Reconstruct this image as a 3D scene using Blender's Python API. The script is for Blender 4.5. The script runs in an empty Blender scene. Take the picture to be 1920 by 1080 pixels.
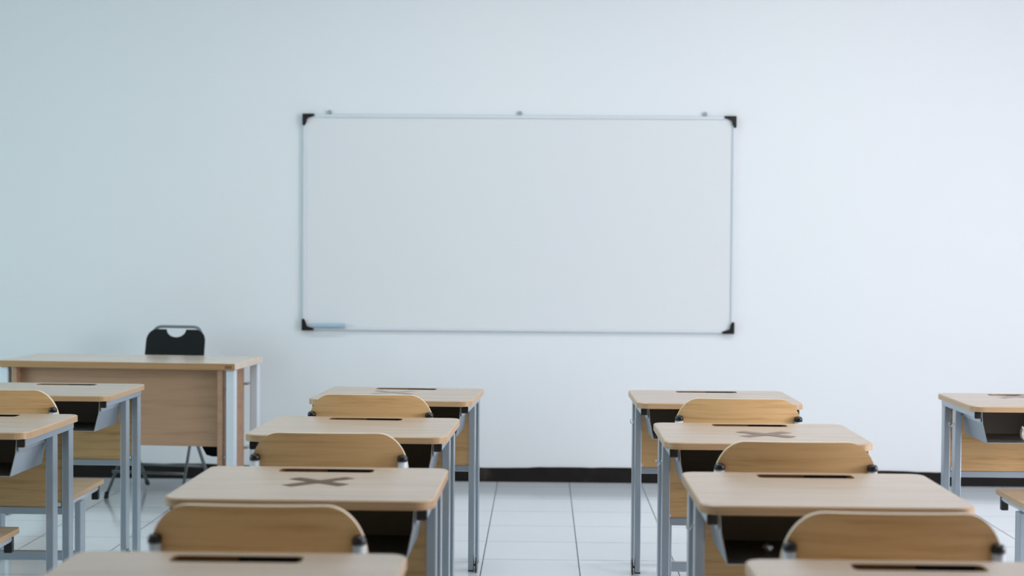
import bpy, bmesh, math, random
from mathutils import Vector, Matrix
S = bpy.context.scene
COL = S.collection
PI = math.pi

# ------------------------------------------------------------------ camera
F_PX, YAW, PITCH, ROLL, CAM_H = 2940.3, 0.018579, 0.026605, 0.007338, 1.3164
fwd = Vector((-math.sin(YAW)*math.cos(PITCH), math.cos(YAW)*math.cos(PITCH), -math.sin(PITCH)))
r0 = Vector((math.cos(YAW), math.sin(YAW), 0)); u0 = r0.cross(fwd)
rt = r0*math.cos(ROLL) + u0*math.sin(ROLL)
up = -r0*math.sin(ROLL) + u0*math.cos(ROLL)
cd = bpy.data.cameras.new('camera'); cam = bpy.data.objects.new('camera', cd); COL.objects.link(cam)
M = Matrix((rt, up, -fwd)).transposed().to_4x4(); M.translation = (0, 0, CAM_H)
cam.matrix_world = M
cd.sensor_width = 36; cd.lens = F_PX/1920*36; cd.clip_start = .05
cd.dof.use_dof = True; cd.dof.focus_distance = 5.5; cd.dof.aperture_fstop = 2.8
S.camera = cam

# ------------------------------------------------------------------ light
S.view_settings.view_transform = 'Standard'; S.view_settings.look = 'None'
S.view_settings.exposure = 0.0; S.view_settings.gamma = 1.0; S.view_settings.use_curve_mapping = False
w = bpy.data.worlds.new('sky'); S.world = w; w.use_nodes = True
w.node_tree.nodes['Background'].inputs[0].default_value = (.75, .87, 1, 1)
w.node_tree.nodes['Background'].inputs[1].default_value = 1.0

XL, XR, YB, YW, ZC = -5.0, 4.8, -3.0, 8.736, 3.3      # the room

def area(name, loc, look, sx, sy, power, col):
    l = bpy.data.lights.new(name, 'AREA'); l.shape = 'RECTANGLE'; l.size = sx; l.size_y = sy
    l.energy = power; l.color = col
    o = bpy.data.objects.new(name, l); COL.objects.link(o); o.location = loc
    d = (Vector(look) - Vector(loc)).normalized()
    o.rotation_euler = d.to_track_quat('-Z', 'Y').to_euler()
    return o
WIN_L = [(1.6, 3.4), (4.6, 6.6)]          # window openings along y, left wall
WIN_R = [(3.2, 4.9), (5.4, 7.2)]
ZW0, ZW1 = .5, 2.3
PL = [2, 56]; PR = [152, 38]
CL = (.70, 1.0, .99); CR = (1.0, .935, .96)  # light added at unseen side windows, tinted cyan and pink to colour the wall
for (a, b), p in zip(WIN_L, PL):
    area('window_daylight', (XL+.03, (a+b)/2, (ZW0+ZW1)/2), (0, (a+b)/2, (ZW0+ZW1)/2-.2), b-a-.1, ZW1-ZW0-.1, p, CL)
for (a, b), p in zip(WIN_R, PR):
    area('window_daylight', (XR-.03, (a+b)/2, (ZW0+ZW1)/2), (0, (a+b)/2, (ZW0+ZW1)/2-.2), b-a-.1, ZW1-ZW0-.1, p, CR)
# four added, unseen ceiling fixtures give fill light: see added_ceiling_light below
CCEIL = (.90, .975, .995)

# ------------------------------------------------------------------ materials
def mat(name, col, rough=.5, metal=0, spec=.5, coat=0):
    m = bpy.data.materials.new(name); m.use_nodes = True
    b = m.node_tree.nodes['Principled BSDF']
    b.inputs['Base Color'].default_value = (*col, 1); b.inputs['Roughness'].default_value = rough
    b.inputs['Metallic'].default_value = metal; b.inputs['Specular IOR Level'].default_value = spec
    if coat: b.inputs['Coat Weight'].default_value = coat; b.inputs['Coat Roughness'].default_value = .15
    return m
def N(m, t): return m.node_tree.nodes.new(t)
def L(m, a, b): m.node_tree.links.new(a, b)
def ramp(m, fac, stops):
    r = N(m, 'ShaderNodeValToRGB'); e = r.color_ramp.elements
    e[0].position, e[0].color = stops[0][0], (*stops[0][1], 1)
    e[1].position, e[1].color = stops[-1][0], (*stops[-1][1], 1)
    for p, c in stops[1:-1]:
        q = e.new(p); q.color = (*c, 1)
    L(m, fac, r.inputs[0]); return r.outputs[0]
def wood(name, c0, c1, scale=(1.2, 9, 40), rough=.45, spec=.5, strength=1, vary=.12):
    """straight grain along the object's x axis"""
    m = mat(name, c0, rough, spec=spec); b = m.node_tree.nodes['Principled BSDF']
    tc = N(m, 'ShaderNodeTexCoord'); oi = N(m, 'ShaderNodeObjectInfo')
    add = N(m, 'ShaderNodeVectorMath'); add.operation = 'ADD'
    mul = N(m, 'ShaderNodeVectorMath'); mul.operation = 'SCALE'; mul.inputs['Scale'].default_value = 7.3
    cmb = N(m, 'ShaderNodeCombineXYZ')
    for i in range(3): L(m, oi.outputs['Random'], cmb.inputs[i])
    L(m, cmb.outputs[0], mul.inputs[0]); L(m, tc.outputs['Object'], add.inputs[0]); L(m, mul.outputs[0], add.inputs[1])
    mp = N(m, 'ShaderNodeMapping'); mp.inputs['Scale'].default_value = scale; L(m, add.outputs[0], mp.inputs[0])
    n1 = N(m, 'ShaderNodeTexNoise'); n1.inputs['Scale'].default_value = 2.2; n1.inputs['Detail'].default_value = 6
    n1.inputs['Roughness'].default_value = .6; n1.inputs['Distortion'].default_value = .35; L(m, mp.outputs[0], n1.inputs[0])
    n2 = N(m, 'ShaderNodeTexNoise'); n2.inputs['Scale'].default_value = 9; n2.inputs['Detail'].default_value = 4; L(m, mp.outputs[0], n2.inputs[0])
    mx = N(m, 'ShaderNodeMath'); mx.operation = 'ADD'; L(m, n1.outputs[0], mx.inputs[0])
    ms = N(m, 'ShaderNodeMath'); ms.operation = 'MULTIPLY'; ms.inputs[1].default_value = .35; L(m, n2.outputs[0], ms.inputs[0]); L(m, ms.outputs[0], mx.inputs[1])
    c = ramp(m, mx.outputs[0], [(.45, c1), (.68, c0), (.9, tuple(min(1, x*1.07) for x in c0))])
    L(m, c, b.inputs['Base Color'])
    return m
def srgb(r, g, b):
    f = lambda c: (c/255/12.92) if c/255 <= .04045 else ((c/255+.055)/1.055)**2.4
    return (f(r), f(g), f(b))

M_TOP = wood('desktop_laminate', srgb(174, 154, 133), srgb(165, 144, 123), (1.0, 7, 7), .25, .7)
M_EDGE = wood('desktop_edge_band', srgb(186, 154, 118), srgb(173, 140, 104), (1, 1, 40), .35, .6)
M_PLY = wood('oak_plywood', srgb(226, 187, 134), srgb(202, 160, 106), (1.3, 1, 26), .5, .35)
M_PLYEDGE = mat('plywood_edge', srgb(214, 196, 172), .5)
M_PANEL = wood('oak_panel', srgb(206, 168, 118), srgb(180, 140, 90), (1.2, 1, 22), .5, .3)
M_TDESK = wood('teacher_desk_wood', srgb(164, 130, 104), srgb(150, 117, 92), (.9, 9, 16), .5, .3)
M_TEDGE = wood('teacher_desk_edge_band', srgb(164, 128, 92), srgb(150, 114, 80), (1, 1, 40), .6, .2)
M_TTOP = wood('teacher_desk_top_wood', srgb(206, 188, 170), srgb(197, 179, 161), (.9, 7, 7), .2, .8)
M_METAL = mat('grey_blue_enamel', srgb(172, 184, 194), .3, .65, .6)
M_METAL2 = mat('pale_enamel', srgb(205, 214, 222), .35, .1, .5)
M_BLACK = mat('black_plastic', (.008, .008, .009), .35)
M_TRAY = mat('black_tray_lining', srgb(98, 95, 88), .5)
M_BLK2 = mat('black_moulded_plastic', srgb(14, 18, 20), .7, 0, .25)
M_DTUBE = mat('dull_grey_tube', srgb(120, 128, 132), .4, .5)
M_CHROME = mat('chrome', (.62, .64, .66), .2, 1)
M_ALU = mat('aluminium_frame', srgb(206, 214, 220), .5, .1)
M_CLIP = mat('grey_clip', srgb(150, 158, 164), .5)
M_BOARD = mat('whiteboard_enamel', srgb(218, 221, 224), .22, 0, .5)
M_ERASER = mat('pale_blue_plastic', srgb(158, 184, 200), .6)
M_TAPE = mat('brown_parcel_tape', srgb(92, 74, 54), .6, 0, .15)
M_CORE = mat('raw_board_core', srgb(112, 82, 50), .9, 0, .1)
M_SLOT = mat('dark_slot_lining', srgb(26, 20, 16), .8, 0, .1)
M_FOIL = mat('silver_foil', (.7, .72, .74), .3, .9)
M_LABEL = mat('brown_maker_label', srgb(120, 84, 48), .5)
M_CLOTH = mat('black_cloth', (.006, .006, .007), .9, 0, .1)

# wall: painted plaster with a faint roller texture
M_WALL = mat('white_wall_paint', srgb(221, 225, 228), .55, 0, .35)
def bump(m, scale, strength, dist=.002):
    b = m.node_tree.nodes['Principled BSDF']; g = N(m, 'ShaderNodeNewGeometry'); n = N(m, 'ShaderNodeTexNoise')
    n.inputs['Scale'].default_value = scale; n.inputs['Detail'].default_value = 4; L(m, g.outputs['Position'], n.inputs[0])
    bp = N(m, 'ShaderNodeBump'); bp.inputs['Strength'].default_value = strength; bp.inputs['Distance'].default_value = dist
    L(m, n.outputs[0], bp.inputs['Height']); L(m, bp.outputs[0], b.inputs['Normal'])
bump(M_WALL, 4, .25, .02)
M_REAR = mat('dark_rear_wall', srgb(62, 58, 54), .8, 0, .2)  # unseen wall; dark colour stands in for the unlit back of the room
M_CEIL = mat('ceiling_paint', srgb(232, 234, 236), .8)
M_SKIRT = mat('dark_brown_skirting', srgb(30, 26, 24), .7, 0, .2)
b = M_SKIRT.node_tree.nodes['Principled BSDF']; g = N(M_SKIRT, 'ShaderNodeNewGeometry'); n = N(M_SKIRT, 'ShaderNodeTexNoise')
n.inputs['Scale'].default_value = 9; n.inputs['Detail'].default_value = 6; L(M_SKIRT, g.outputs['Position'], n.inputs[0])
L(M_SKIRT, ramp(M_SKIRT, n.outputs[0], [(.4, srgb(24, 20, 18)), (.62, srgb(30, 26, 24)), (.75, srgb(52, 47, 44))]), b.inputs['Base Color'])
# floor tiles
M_FLOOR = mat('white_floor_tiles', srgb(214, 218, 222), .13, 0, .5)
b = M_FLOOR.node_tree.nodes['Principled BSDF']; g = N(M_FLOOR, 'ShaderNodeNewGeometry')
mp = N(M_FLOOR, 'ShaderNodeMapping'); mp.inputs['Location'].default_value = (.235+4, -6.96+8, 0); L(M_FLOOR, g.outputs['Position'], mp.inputs[0])
bk = N(M_FLOOR, 'ShaderNodeTexBrick'); bk.offset = 0; bk.squash = 1
for k, v in (('Scale', 1), ('Mortar Size', .0028), ('Mortar Smooth', .2), ('Bias', 0), ('Brick Width', .4), ('Row Height', .4)): bk.inputs[k].default_value = v
bk.inputs['Color1'].default_value = (*srgb(214, 218, 222), 1); bk.inputs['Color2'].default_value = (*srgb(209, 213, 219), 1)
bk.inputs['Mortar'].default_value = (*srgb(92, 97, 101), 1)
L(M_FLOOR, mp.outputs[0], bk.inputs[0]); L(M_FLOOR, bk.outputs['Color'], b.inputs['Base Color'])
rr = N(M_FLOOR, 'ShaderNodeMapRange'); rr.inputs['To Min'].default_value = .12; rr.inputs['To Max'].default_value = .6
L(M_FLOOR, bk.outputs['Fac'], rr.inputs[0]); L(M_FLOOR, rr.outputs[0], b.inputs['Roughness'])
M_GLASS = mat('window_glass', (.9, .95, 1), .02); M_GLASS.node_tree.nodes['Principled BSDF'].inputs['Transmission Weight'].default_value = 1
M_LAMP = mat('lamp_diffuser', (1, 1, 1), .5)  # glowing diffuser of the added ceiling fixtures
M_LAMP.node_tree.nodes['Principled BSDF'].inputs['Emission Color'].default_value = (*CCEIL, 1)
M_LAMP.node_tree.nodes['Principled BSDF'].inputs['Emission Strength'].default_value = 1.5

# ------------------------------------------------------------------ mesh helpers
def obj(name, bm, mats, parent=None, smooth=False, bevel=0):
    me = bpy.data.meshes.new(name)
    bmesh.ops.recalc_face_normals(bm, faces=bm.faces)
    bm.to_mesh(me); bm.free()
    for m in (mats if isinstance(mats, (list, tuple)) else [mats]): me.materials.append(m)
    if smooth:
        for p in me.polygons: p.use_smooth = True
    o = bpy.data.objects.new(name, me); COL.objects.link(o)
    if parent: o.parent = parent
    if bevel:
        md = o.modifiers.new('bevel', 'BEVEL'); md.width = bevel; md.segments = 2; md.limit_method = 'ANGLE'
    return o
def box(bm, x0, x1, y0, y1, z0, z1, mi=0):
    v = [bm.verts.new((x, y, z)) for z in (z0, z1) for y in (y0, y1) for x in (x0, x1)]
    for q in ((0, 2, 3, 1), (4, 5, 7, 6), (0, 1, 5, 4), (2, 6, 7, 3), (0, 4, 6, 2), (1, 3, 7, 5)):
        f = bm.faces.new([v[i] for i in q]); f.material_index = mi
    return v
def B(*a):
    bm = bmesh.new(); box(bm, *a); return bm
def tube(bm, pts, rx, ry=None, seg=14, cap=True):
    """sweep an ellipse (rx across x-ish, ry other) along points"""
    ry = ry or rx; pts = [Vector(p) for p in pts]; rings = []
    ref = None
    for i, p in enumerate(pts):
        t = (pts[min(i+1, len(pts)-1)] - pts[max(i-1, 0)]).normalized()
        if ref is None: ref = Vector((1, 0, 0)) if abs(t.x) < .9 else Vector((0, 1, 0))
        a = (ref - t*ref.dot(t)).normalized(); c = t.cross(a); ref = a
        rings.append([bm.verts.new(p + a*rx*math.cos(2*PI*k/seg) + c*ry*math.sin(2*PI*k/seg)) for k in range(seg)])
    for A, C in zip(rings, rings[1:]):
        for k in range(seg): bm.faces.new((A[k], A[(k+1) % seg], C[(k+1) % seg], C[k]))
    if cap: bm.faces.new(rings[0][::-1]); bm.faces.new(rings[-1])
def bend(p0, p1, p2, r, n=6):
    """rounded corner points at p1"""
    p0, p1, p2 = map(Vector, (p0, p1, p2)); a = (p0-p1).normalized(); c = (p2-p1).normalized()
    s, e = p1+a*r, p1+c*r
    return [s*(1-t)**2 + p1*2*t*(1-t) + e*t*t for t in [k/n for k in range(n+1)]]
def rrect(x0, x1, y0, y1, radii, n=8):
    """outline ccw, radii for corners (x0y0, x1y0, x1y1, x0y1)"""
    out = []
    for (cx, cy, a0), r in zip(((x0, y0, PI), (x1, y0, 1.5*PI), (x1, y1, 0), (x0, y1, .5*PI)), radii):
        sx = 1 if cx == x0 else -1; sy = 1 if cy == y0 else -1
        for k in range(n+1):
            a = a0 + k/n*PI/2
            out.append((cx+sx*r+r*math.cos(a), cy+sy*r+r*math.sin(a)))
    return out
def T(name, label, cat, loc=(0, 0, 0), rz=0, group=None):
    o = bpy.data.objects.new(name, None); COL.objects.link(o); o.location = loc; o.rotation_euler = (0, 0, rz)
    o.empty_display_size = .1
    o['label'] = label; o['category'] = cat
    if group: o['group'] = group
    return o
def tag(o, label, cat, group=None):
    o['label'] = label; o['category'] = cat
    if group: o['group'] = group
    return o
def struct(name, bm, m, **k):
    o = obj(name, bm, m, **k); o['kind'] = 'structure'; return o
def copy_tree(o, parent=None):
    c = o.copy(); COL.objects.link(c); c.parent = parent
    for ch in [x for x in CH.get(o.name, [])]: copy_tree(ch, c)
    return c
CH = {}
def index(root):
    CH[root.name] = [c for c in bpy.data.objects if c.parent == root]
    for c in CH[root.name]: index(c)

# ------------------------------------------------------------------ the room
struct('floor', B(XL-.2, XR+.2, YB-.2, YW+.2, -.1, 0), M_FLOOR)
struct('ceiling', B(XL-.2, XR+.2, YB-.2, YW+.2, ZC, ZC+.1), M_CEIL)
struct('wall_front', B(XL-.2, XR+.2, YW, YW+.2, 0, ZC), M_WALL)
struct('wall_back', B(XL-.2, XR+.2, YB-.2, YB, 0, ZC), M_REAR)
def side_wall(name, x0, x1, wins):
    bm = bmesh.new(); y = YB
    for a, b_ in wins:
        box(bm, x0, x1, y, a, 0, ZC); box(bm, x0, x1, a, b_, 0, ZW0); box(bm, x0, x1, a, b_, ZW1, ZC); y = b_
    box(bm, x0, x1, y, YW, 0, ZC); struct(name, bm, M_WALL)
side_wall('wall_left', XL-.2, XL, WIN_L); side_wall('wall_right', XR, XR+.2, WIN_R)
wn = 0
for xs, wins in (((XL-.12, XL-.06), WIN_L), ((XR+.06, XR+.12), WIN_R)):
    for a, b_ in wins:
        wn += 1; bm = bmesh.new(); x0, x1 = xs
        for y in (a, (a+b_)/2-.025, b_-.05): box(bm, x0, x1, y, y+.05, ZW0, ZW1)
        for z in (ZW0, ZW1-.05): box(bm, x0, x1, a, b_, z, z+.05)
        wf = struct('window_%d' % wn, bm, M_METAL2)
        obj('glass_pane', B((x0+x1)/2-.003, (x0+x1)/2+.003, a+.04, b_-.04, ZW0+.04, ZW1-.04), M_GLASS, wf)
# skirting: hand-painted dark band with a slightly wavy upper edge
def skirt(name, horizontal, c, lo, hi, side):
    rnd = random.Random(5); bm = bmesh.new(); n = int((hi-lo)/.06); vs = []
    for i in range(n+1):
        t = lo+(hi-lo)*i/n
        h = .082+.0035*math.sin(t*5.1)+.002*math.sin(t*13+1)+rnd.uniform(-.0012, .0012)
        p = lambda off, z: (t, c+side*off, z) if horizontal else (c+side*off, t, z)
        vs.append([bm.verts.new(p(0, 0)), bm.verts.new(p(.006, 0)), bm.verts.new(p(.006, h)), bm.verts.new(p(0, h))])
    for A, C in zip(vs, vs[1:]):
        for k in range(4): bm.faces.new((A[k], A[(k+1) % 4], C[(k+1) % 4], C[k]))
    bm.faces.new(vs[0]); bm.faces.new(vs[-1][::-1])
    struct(name, bm, M_SKIRT)
skirt('baseboard_front', True, YW, XL, XR, -1)
skirt('baseboard_left', False, XL, YB, YW-.01, 1)
skirt('baseboard_right', False, XR, YB, YW-.01, -1)
# ceiling lamps added out of view to brighten front wall, floor and desks
for i, (x, y, pw) in enumerate(((-.7, 4.3, 17), (1.4, 4.3, 17), (-.7, 6.7, 16), (1.4, 6.7, 16))):
    t = T('ceiling_light', 'long white ceiling light fixture %s' % ('left of the aisle over the third row', 'right of the aisle over the third row', 'left of the aisle before the whiteboard', 'right of the aisle before the whiteboard')[i], 'ceiling light', (x, y, ZC), 0, 'ceiling lights')
    bm = bmesh.new(); box(bm, -.62, .62, -.09, .09, -.06, -.001); obj('housing', bm, M_METAL2, t, bevel=.004)
    obj('diffuser', B(-.6, .6, -.075, .075, -.075, -.061), M_LAMP, t, bevel=.004)
    area('ceiling_lamp_light', (x, y, ZC-.085), (x, y, 0), 1.2, .15, pw, CCEIL)

# ------------------------------------------------------------------ whiteboard
WBX, WBZ = -.130, .842
t = T('whiteboard', 'large white wall board in a thin aluminium frame with black corner guards', 'whiteboard', (WBX, YW, WBZ))
obj('board_surface', B(-1.19, 1.19, -.014, -.002, .01, 1.19), M_BOARD, t)
fw = .017
for nm, a in (('frame_bar', (-1.2, 1.2, -.022, -.001, 0, fw)), ('frame_bar', (-1.2, 1.2, -.022, -.001, 1.2-fw, 1.2)),
              ('frame_bar', (-1.2, -1.2+fw, -.022, -.001, fw, 1.2-fw)), ('frame_bar', (1.2-fw, 1.2, -.022, -.001, fw, 1.2-fw))):
    obj(nm, B(*a), M_ALU, t, bevel=.003)
for sx in (-1, 1):
    for sz in (0, 1):
        P = [(0, 0), (.062, 0), (.068, .006), (.066, .012), (.05, .018), (.03, .023), (.025, .03), (.021, .05), (.014, .064), (.006, .066), (0, .062)]
        bm = bmesh.new(); fr = []
        for y in (-.028, .0):
            fr.append([bm.verts.new((sx*(1.203-p[0]), y-.001, (p[1]-.003) if sz == 0 else 1.203-p[1])) for p in P])
        n_ = len(P); bm.faces.new(fr[0]); bm.faces.new(fr[1][::-1])
        for k in range(n_): bm.faces.new((fr[0][k], fr[0][(k+1) % n_], fr[1][(k+1) % n_], fr[1][k]))
        obj('corner_guard', bm, M_BLACK, t)
for x, c in ((-1.055, 0), (.005, 1), (1.031, 0)):
    bm = bmesh.new(); tube(bm, [(x, -.001, 1.213), (x, -.008, 1.213), (x, -.012, 1.213)], .012, .012, 16)
    box(bm, x-.008, x+.008, -.006, -.001, 1.2, 1.213)
    obj('mounting_clip', bm, M_CLIP, t, smooth=False)
# eraser on the lower frame bar
bm = bmesh.new(); box(bm, -.097, .097, -.03, 0, 0, .02)
o = obj('board_eraser', bm, M_ERASER, bevel=.006); o.location = (-1.182, YW-.0235, WBZ+.0172)
tag(o, 'pale blue board eraser resting on the lower left frame of the whiteboard', 'eraser')

# ------------------------------------------------------------------ student desk
DW, DD, DZ, DT = .64, .55, .72, .022
HX = DW/2
def make_desk(name='student_desk'):
    """origin: middle of the near edge on the floor, y grows away from the seat"""
    t = T(name, '', 'desk')
    bm = bmesh.new()
    out = rrect(-HX, HX, 0, DD, (.05, .05, .035, .035), 8)
    slot = rrect(-.125, .125, DD-.098, DD-.038, (.014,)*4, 5)
    zt, zb = DZ, DZ-DT; e = .003
    def loop(pts, z, ins=0):
        if ins:
            cx = sum(p[0] for p in pts)/len(pts); cy = sum(p[1] for p in pts)/len(pts)
            pts = [(p[0]-ins*(1 if p[0] > cx else -1), p[1]-ins*(1 if p[1] > cy else -1)) for p in pts]
        return [bm.verts.new((x, y, z)) for x, y in pts]
    o_t = loop(out, zt, e); o_u = loop(out, zt-e); o_b = loop(out, zb)
    s_t = loop(slot, zt); s_b = loop(slot, zb)
    def ring(A, C, mi, flip=False):
        n_ = len(A)
        for k in range(n_):
            f = bm.faces.new((A[k], A[(k+1) % n_], C[(k+1) % n_], C[k])); f.material_index = mi
    ring(o_b, o_u, 1); ring(o_u, o_t, 1); ring(s_t, s_b, 2)
    def annulus(O, I, mi):
        ed = []
        for R in (O, I):
            for k in range(len(R)):
                x = bm.edges.get((R[k], R[(k+1) % len(R)])); ed.append(x)
        g_ = bmesh.ops.triangle_fill(bm, edges=ed, use_beauty=True)
        for f in g_['geom']:
            if isinstance(f, bmesh.types.BMFace): f.material_index = mi
    annulus(o_t, s_t, 0); annulus(o_b, s_b, 0)
    obj('tabletop', bm, [M_TOP, M_EDGE, M_CORE], t)
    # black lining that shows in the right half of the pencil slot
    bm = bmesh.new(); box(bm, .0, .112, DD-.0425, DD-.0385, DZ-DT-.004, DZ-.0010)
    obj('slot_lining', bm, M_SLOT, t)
    zr = DZ-DT
    for s in (-1, 1):
        xo, xi = s*(HX-.016), s*(HX-.041)
        a, c = min(xo, xi), max(xo, xi)
        rl = obj('side_rail', B(a, c, .035, .53, zr-.026, zr-.0005), M_METAL, t, bevel=.003)
        obj('end_cap', B(a-.0005, c+.0005, .024, .0352, zr-.028, zr-.0008), M_BLACK, rl, bevel=.004)
        for k, y in enumerate((.305, .475)):
            lg = obj('leg', B(a, c, y, y+.05, .004, zr-.0255), M_METAL, t, bevel=.003)
            obj('leg_foot', B(a+.0005, c-.0005, y+.0005, y+.0495, 0, .0045), M_BLACK, lg)
            if k == 0:
                bm = bmesh.new(); xx = xo+s*.0095
                box(bm, xx-.003, xx+.003, y-.035, y+.02, .001, .052)
                box(bm, min(xo, xx), max(xo, xx), y+.005, y+.015, .02, .03)
                box(bm, xx-.002, xx+.002, y-.03, y+.0, .052, .064)
                obj('foot_guard', bm, M_BLACK, lg, bevel=.002)
    # book tray: pale metal outside, black inside, open towards the seat
    prof = [(-.274, zr-.0008), (-.270, zr-.05), (-.256, zr-.122), (.256, zr-.122), (.270, zr-.05), (.274, zr-.0008)]
    th = .0025
    inner = [(-.274+th, zr-.0008), (-.270+th, zr-.05), (-.256+th, zr-.122+th), (.256-th, zr-.122+th), (.270-th, zr-.05), (.274-th, zr-.0008)]
    y0, y1 = .045, .335
    bm = bmesh.new()
    Of = [bm.verts.new((x, y0 if z > zr-.06 else y0-.012, z)) for x, z in prof]; Ob = [bm.verts.new((x, y1, z)) for x, z in prof]
    If = [bm.verts.new((x, y0 if z > zr-.06 else y0-.012, z)) for x, z in inner]; Ib = [bm.verts.new((x, y1-th, z)) for x, z in inner]
    for k in range(5):
        f = bm.faces.new((Of[k], Of[k+1], Ob[k+1], Ob[k])); f.material_index = 0
        f = bm.faces.new((If[k], If[k+1], Ib[k+1], Ib[k])); f.material_index = 1
        f = bm.faces.new((Of[k], Of[k+1], If[k+1], If[k])); f.material_index = 0
    f = bm.faces.new(Ob); f = bm.faces.new(Ib); f.material_index = 1
    obj('book_tray', bm, [M_METAL, M_TRAY], t)
    # flange that hangs the tray on the rail
    for s in (-1, 1):
        a, c = sorted((s*.2745, s*(HX-.042)))
        obj('tray_flange', B(a, c, .05, .33, zr-.045, zr-.001), M_METAL, t)
    obj('modesty_panel', B(-HX+.042, HX-.042, .488, .503, .405, zr-.001), M_PANEL, t)
    obj('crossbar', B(-HX+.0412, HX-.0412, .482, .507, .379, .4045), M_METAL, t, bevel=.003)
    for s in (-1, 1):
        bm = bmesh.new(); x = s*(HX-.052)
        box(bm, x-.007, x+.007, .479, .4875, .408, .42); obj('panel_bracket', bm, M_METAL2, t)
    # J-shaped bag hook on the left leg
    bm = bmesh.new(); x = -(HX-.016); y = .33; z = .61
    pts = [(x+.001, y, z+.012), (x-.004, y, z+.004)] + [(x-.011-.008*math.sin(a), y, z-.006*math.cos(a)*1.0) for a in [k*PI/2/5 for k in range(6)]] + [(x-.019, y, z+.012)]
    tube(bm, pts, .0016, .0016, 8); obj('bag_hook', bm, M_CHROME, t, smooth=True)
    bpy.context.view_layer.update()
    index(t); return t

def rowlabel(row): return {1: 'in the nearest row', 2: 'in the second row from the camera', 3: 'in the third row from the camera', 4: 'in the far row nearest the wall'}[row]
# (key, x centre, y of near edge, rotation, label)
DESKS = [
 ('B1', -.573, 2.465, 0, 'blurred wooden student desk cut by the bottom edge, left of the aisle'),
 ('B2', -.568, 3.640, -.01, 'wooden student desk left of the aisle with the dark tape cross on its top'),
 ('B3', -.612, 4.875, -.03, 'wooden student desk left of the aisle with a clean top, between two chair backs'),
 ('B4', -.583, 6.020, -.055, 'wooden student desk left of the aisle, the farthest one, against the white wall'),
 ('R1', .712, 2.455, 0, 'blurred wooden student desk cut by the bottom edge, right of the aisle'),
 ('R2', .695, 3.620, 0, 'wooden student desk right of the aisle with a bare top and dark open tray'),
 ('R3', .704, 4.790, 0, 'wooden student desk right of the aisle with the pale tape cross on its top'),
 ('R4', .692, 6.000, .012, 'wooden student desk right of the aisle, the farthest one, next to the wall'),
 ('A1', -1.930, 4.880, -.012, 'wooden student desk cut by the left edge, the nearer of the left column'),
 ('A2', -2.007, 6.085, -.02, 'wooden student desk standing before the teacher desk at the left edge'),
 ('C4', 1.966, 5.985, 0, 'wooden student desk cut by the right edge, alone before the white wall'),
]
proto = None; desk = {}
for k, x, y, rz, lab in DESKS:
    d = make_desk() if proto is None else copy_tree(proto)
    if proto is None: proto = d
    d.location = (x, y, 0); d.rotation_euler = (0, 0, rz)
    d['label'] = lab; d['category'] = 'desk'; d['group'] = 'student desks with open trays and pencil slots'
    desk[k] = d
def tape_cross(key, wx, wy, ang, la, lb, wid, m):
    d = desk[key]; loc = Matrix.Rotation(-d.rotation_euler.z, 4, 'Z') @ (Vector((wx, wy, 0)) - Vector(d.location))
    bm = bmesh.new()
    for i, (a, ln) in enumerate(((ang, la), (ang+PI/2+.12, lb))):
        n0 = len(bm.verts)
        vs = box(bm, -ln/2, ln/2, -wid/2, wid/2, i*.0004, .0004+i*.0004)
        bmesh.ops.rotate(bm, verts=vs, cent=(0, 0, 0), matrix=Matrix.Rotation(a, 3, 'Z'))
    o = obj('tape_cross', bm, m, d); o.location = (loc.x, loc.y, DZ+.0002)
    return o
M_TAPE2 = mat('thin_clear_tape', srgb(128, 110, 98), .55, 0, .2)
M_TAPE3 = mat('faded_clear_tape', srgb(150, 138, 130), .5, 0, .3)
tape_cross('B2', -.556, 3.925, .80, .20, .175, .036, M_TAPE)['label'] = 'brown tape cross'
tape_cross('R3', .722, 5.02, .72, .20, .20, .044, M_TAPE2)['label'] = 'pale brown tape cross'
tape_cross('B4', -.597, 6.345, .78, .20, .20, .03, M_TAPE3)['label'] = 'faint tape cross'
tape_cross('C4', 1.93, 6.40, .78, .20, .20, .03, M_TAPE3)['label'] = 'faint tape cross'

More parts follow.
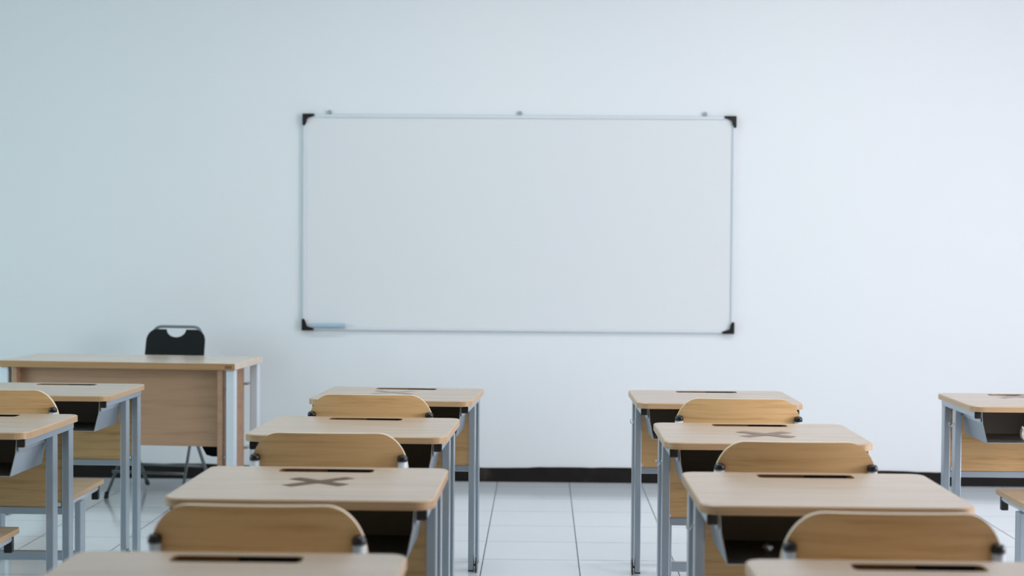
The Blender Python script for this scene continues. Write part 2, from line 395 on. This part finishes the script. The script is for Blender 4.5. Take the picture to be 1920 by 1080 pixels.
# ------------------------------------------------------------------ student chair
CW, CZT = .45, .785
def make_chair():
    """origin: under the backrest; y grows towards the desk"""
    t = T('student_chair', '', 'chair')
    # backrest: bent plywood with large rounded upper corners
    zb, zt = .60, CZT; H = CW/2; nx = 44
    def topz(x):
        rx, rz = .085, .115; d = abs(x)-(H-rx)
        return zt if d <= 0 else zt-rz*(1-(max(0, 1-(d/rx)**2.0))**.5)
    def botz(x):
        r = .03; d = abs(x)-(H-r)
        return zb if d <= 0 else zb+r*(1-(max(0, 1-(d/r)**2))**.5)
    def yc(x, z): return -.024*(1-(x/H)**2) - (z-zb)*.10
    bm = bmesh.new(); cols = []
    xs = [H*math.sin(-PI/2+PI*i/nx) for i in range(nx+1)]
    nz = 8
    for x in xs:
        a, c = botz(x), topz(x); fr, bk_ = [], []
        for j in range(nz+1):
            z = a+(c-a)*j/nz
            fr.append(bm.verts.new((x, yc(x, z), z))); bk_.append(bm.verts.new((x, yc(x, z)+.016, z)))
        cols.append((fr, bk_))
    for (f0, b0), (f1, b1) in zip(cols, cols[1:]):
        for j in range(nz):
            bm.faces.new((f0[j], f1[j], f1[j+1], f0[j+1])); bm.faces.new((b0[j], b0[j+1], b1[j+1], b1[j]))
        f = bm.faces.new((f0[nz], f1[nz], b1[nz], b0[nz])); f.material_index = 1
        f = bm.faces.new((f0[0], b0[0], b1[0], f1[0])); f.material_index = 1
    for fr, bk_ in (cols[0], cols[-1]):
        for j in range(nz):
            f = bm.faces.new((fr[j], fr[j+1], bk_[j+1], bk_[j])); f.material_index = 1
    o = obj('backrest', bm, [M_PLY, M_PLYEDGE], t)
    md = o.modifiers.new('round_over', 'BEVEL'); md.width = .006; md.segments = 2; md.limit_method = 'ANGLE'; md.angle_limit = .9; md.material = 1
    # seat
    bm = bmesh.new(); out = rrect(-H-.012, H+.012, .12, .555, (.008, .008, .02, .02), 6)
    lo = [bm.verts.new((x, y, .362)) for x, y in out]; hi = [bm.verts.new((x, y, .38)) for x, y in out]
    for k in range(len(out)):
        f = bm.faces.new((lo[k], lo[(k+1) % len(out)], hi[(k+1) % len(out)], hi[k])); f.material_index = 1
    bm.faces.new(hi); bm.faces.new(lo[::-1])
    obj('seat', bm, [M_TOP, M_EDGE], t)
    for s in (-1, 1):
        x = s*(H-.0155)
        yb = lambda z: -.014-(z-zb)*.10
        zc = CZT-.082
        pts = [(x, yb(zc), zc+.004), (x, yb(.6), .6), (x, 0.03, .42)] + bend((x, .03, .42), (x, .06, .348), (x, .2, .348), .035) + [(x, .3, .348), (x, .52, .348)]
        bm = bmesh.new(); tube(bm, pts, .0135, .0135, 16)
        tb = obj('side_tube', bm, M_METAL2, t, smooth=True)
        bm = bmesh.new()
        tube(bm, [(x, yb(zc), zc+.003), (x, yb(zc), zc+.010), (x, yb(zc)-.0005, zc+.013), (x, yb(zc)-.001, zc+.019)], .0148, .0148, 16)
        top = [v for v in bm.verts if v.co.z > zc+.018]
        bmesh.ops.scale(bm, verts=top, vec=(.7, .7, 1), space=Matrix.Translation((-x, -yb(zc), 0)))
        obj('tube_cap', bm, M_BLACK, tb, smooth=True)
        obj('front_bumper', B(x-.0135, x+.0135, .505, .53, .302, .358), M_BLACK, tb, bevel=.003)
        xl = s*(H-.004); a, c = xl-.0115, xl+.0115
        obj('leg', B(a, c, .235, .30, .026, .336), M_METAL, t, bevel=.003)
        ft = obj('foot_bar', B(a, c, .03, .47, .004, .0258), M_METAL, t, bevel=.003)
        for y in (.022, .4705):
            obj('foot_cap', B(a-.001, c+.001, y, y+.0075, 0, .027), M_BLACK, ft)
    obj('crossbar', B(-H+.0156, H-.0156, .255, .28, .110, .145), M_METAL, t, bevel=.003)
    bpy.context.view_layer.update(); index(t); return t
CHAIRS = [
 ('B2', -.577, 3.203, 0, 'wooden backed chair at the desk with the dark tape cross'),
 ('B3', -.598, 4.440, 0, 'wooden backed chair just beyond the desk with the dark tape cross, left of aisle'),
 ('B4', -.604, 5.583, -.015, 'wooden backed chair at the farthest desk left of the aisle'),
 ('R2', .716, 3.188, 0, 'blurred brown chair back in the lower right corner, the nearest right of aisle'),
 ('R3', .705, 4.338, 0, 'wooden backed chair drawn up to the desk with the pale tape cross'),
 ('R4', .701, 5.559, 0, 'wooden backed chair at the farthest desk right of the aisle'),
 ('A2', -1.968, 5.640, 0, 'wooden student chair at the left edge with back and seat both in view'),
 ('A1', -1.945, 4.560, 0, 'wooden chair showing only its seat corner at the bottom left edge'),
 ('C4', 2.022, 5.610, 0, 'wooden chair showing only its seat corner at the right edge'),
]
proto = None
for k, x, y, rz, lab in CHAIRS:
    c = make_chair() if proto is None else copy_tree(proto)
    if proto is None: proto = c
    c.location = (x, y, 0); c.rotation_euler = (0, 0, rz)
    c['label'] = lab; c['category'] = 'chair'; c['group'] = 'student chairs with bent plywood backs'

# ------------------------------------------------------------------ scraps in trays
def scrap(name, loc, size, label, cat, m, seed):
    rnd = random.Random(seed); bm = bmesh.new(); bmesh.ops.create_icosphere(bm, subdivisions=2, radius=1)
    for v in bm.verts: v.co *= rnd.uniform(.75, 1.1)
    zmin = min(v.co.z for v in bm.verts)
    for v in bm.verts: v.co = Vector((v.co.x*size[0], v.co.y*size[1], (v.co.z-zmin)*size[2]))
    o = obj(name, bm, m); o.location = loc; tag(o, label, cat)
zt_ = DZ-DT-.122+.0026
scrap('foil_scrap', (.555, 3.80, zt_), (.014, .012, .012), 'small crumpled silver scrap lying in the open tray of a student desk', 'scrap', M_FOIL, 3)
M_PAPER = mat('white_paper', (.8, .8, .8), .8)
scrap('paper_scrap', (1.872, 6.10, zt_), (.012, .012, .030), 'small white crumpled scrap in the tray of the desk at the right edge', 'scrap', M_PAPER, 8)

# ------------------------------------------------------------------ teacher desk
TW, TD, TZ = 1.17, .50, .75
trz = -.085
t = T('teacher_desk', 'wide wooden teacher desk with a front panel and metal legs near the wall', 'desk', (0, 0, 0), trz)
# origin at the near right corner
t.location = (-1.45, 7.40, 0)
obj('tabletop', B(-TW, 0, 0, TD, TZ-.032, TZ), [M_TTOP], t, bevel=.002)
obj('edge_band', B(-TW, 0, -.0015, -.0001, TZ-.0315, TZ-.0015), M_TEDGE, t)
obj('maker_label', B(-.048, -.014, -.0022, -.0016, TZ-.024, TZ-.010), M_LABEL, t)
zu = TZ-.0325
for s in (0, 1):
    X = (lambda v: v) if s == 0 else (lambda v: -TW-v)
    def bb(x0, x1, *r): a, c = sorted((X(x0), X(x1))); return B(a, c, *r)
    for y in (.012, TD-.07):
        lg = obj('leg', bb(-.045, -.006, y, y+.05, .006, zu), M_METAL2, t, bevel=.004)
        obj('leg_foot', bb(-.044, -.007, y+.001, y+.049, 0, .0062), M_BLACK, lg)
    sp = obj('side_panel', bb(-.088, -.066, .012, TD-.10, .14, zu), M_TDESK, t, bevel=.001)
    for z in (.30, .62):
        for y in (.03, TD-.05):
            bm = bmesh.new(); a = X(-.0895); c = X(-.0445)
            if y > .2:
                box(bm, min(X(-.07), X(-.044)), max(X(-.07), X(-.044)), TD-.115, TD-.045, z-.006, z+.006)
            else:
                box(bm, min(X(-.066), X(-.0445)), max(X(-.066), X(-.0445)), y, y+.01, z-.007, z+.007)
            obj('spacer_bolt', bm, M_CHROME, sp)
obj('front_panel', B(-TW+.0882, -.0882, .06, .076, .345, zu), M_TDESK, t)
# black bag hanging behind the front panel
bm = bmesh.new(); P = [(-.07, .20), (-.064, .12), (-.05, .045), (-.03, .008), (0, 0), (.04, .0), (.055, .02), (.06, .20)]
fr = [[bm.verts.new((x, y, z)) for x, z in P] for y in (-.03, .03)]
fr.insert(1, [bm.verts.new((x*1.06, 0, z-.004)) for x, z in P])
for A, C in zip(fr, fr[1:]):
    for k in range(len(P)): bm.faces.new((A[k], A[(k+1) % len(P)], C[(k+1) % len(P)], C[k]))
bm.faces.new(fr[0]); bm.faces.new(fr[-1][::-1])
tube(bm, [(-.04, 0, .198), (-.03, 0, .36), (.0, 0, .45), (.03, 0, .36), (.04, 0, .198)], .004, .004, 8)
o = obj('hanging_bag', bm, M_CLOTH); o.location = (-1.625, 7.76, .262)
tag(o, 'black bag hanging below the teacher desk beside its right side panel', 'bag')

# ------------------------------------------------------------------ teacher's folding chair
t = T('folding_chair', 'black folding chair with a handle cutout behind the teacher desk', 'chair', (-2.005, 8.20, 0), -.16)
# local: front is -y (towards the class)
bw, zt2, zb2 = .156, .862, .60
bm = bmesh.new(); pts = []
def arc(cx, cz, r, a0, a1, n=8, rz=None): return [(cx+r*math.cos(a0+(a1-a0)*k/n), cz+(rz or r)*math.sin(a0+(a1-a0)*k/n)) for k in range(n+1)]
out = [(-bw-.012, zb2), ] + [(bw+.012, zb2)] + arc(bw-.045, zt2-.07, .055, 0, PI/2, 8, .062) + arc(0, zt2-.008, .057, 0, -PI, 12, .042) + arc(-bw+.045, zt2-.07, .055, PI/2, PI, 8, .062)
f0 = [bm.verts.new((x, .17+(z-zb2)*.22+.02*(1-(x/bw)**2)*0, z)) for x, z in out]
f1 = [bm.verts.new((v.co.x, v.co.y+.012, v.co.z)) for v in f0]
n_ = len(out)
for k in range(n_): bm.faces.new((f0[k], f0[(k+1) % n_], f1[(k+1) % n_], f1[k]))
bm.faces.new(f0); bm.faces.new(f1[::-1])
bmesh.ops.triangulate(bm, faces=[f for f in bm.faces if len(f.verts) > 4])
obj('backrest', bm, M_BLK2, t)
# one bent frame tube: feet at the front, up and over behind the backrest
L0 = (-.205, -.20, .012); L1 = (-.148, .168, .50); R1 = (.148, .168, .50); R0 = (.205, -.20, .012)
LT = (-.136, .250, zt2+.006); RT = (.136, .250, zt2+.006)
up1 = [Vector(L0)] + bend(L0, L1, LT, .04) + bend(L1, LT, RT, .05) + bend(LT, RT, R1, .05) + bend(RT, R1, R0, .04) + [Vector(R0)]
bm = bmesh.new(); tube(bm, up1, .008, .008, 12); obj('frame_tube', bm, M_DTUBE, t, smooth=True)
for s in (-1, 1):
    bm = bmesh.new(); tube(bm, [(s*.183, -.06, .42), (s*.183, .27, .012)], .009, .009, 12); lg = obj('rear_leg', bm, M_DTUBE, t, smooth=True)
    bm = bmesh.new(); tube(bm, [(s*.183, .262, .022), (s*.183, .279, 0)], .012, .012, 12); obj('leg_foot', bm, M_BLACK, lg, smooth=True)
    bm = bmesh.new(); tube(bm, [(s*.2045, -.192, .03), (s*.205, -.204, 0)], .012, .012, 12); obj('front_foot', bm, M_BLACK, t, smooth=True)
bm = bmesh.new(); tube(bm, [(-.197, -.145, .13), (.197, -.145, .13)], .008, .008, 12); obj('front_stretcher', bm, M_DTUBE, t, smooth=True)
bm = bmesh.new(); tube(bm, [(-.183, .18, .125), (.183, .18, .125)], .007, .007, 12); obj('rear_stretcher', bm, M_DTUBE, t, smooth=True)
bm = bmesh.new(); o2 = rrect(-.17, .17, -.2, .15, (.05,)*4, 6)
lo = [bm.verts.new((x, y, .425)) for x, y in o2]; hi = [bm.verts.new((x, y, .45)) for x, y in o2]
for k in range(len(o2)): bm.faces.new((lo[k], lo[(k+1) % len(o2)], hi[(k+1) % len(o2)], hi[k]))
bm.faces.new(hi); bm.faces.new(lo[::-1]); obj('seat', bm, M_BLK2, t, bevel=.005)
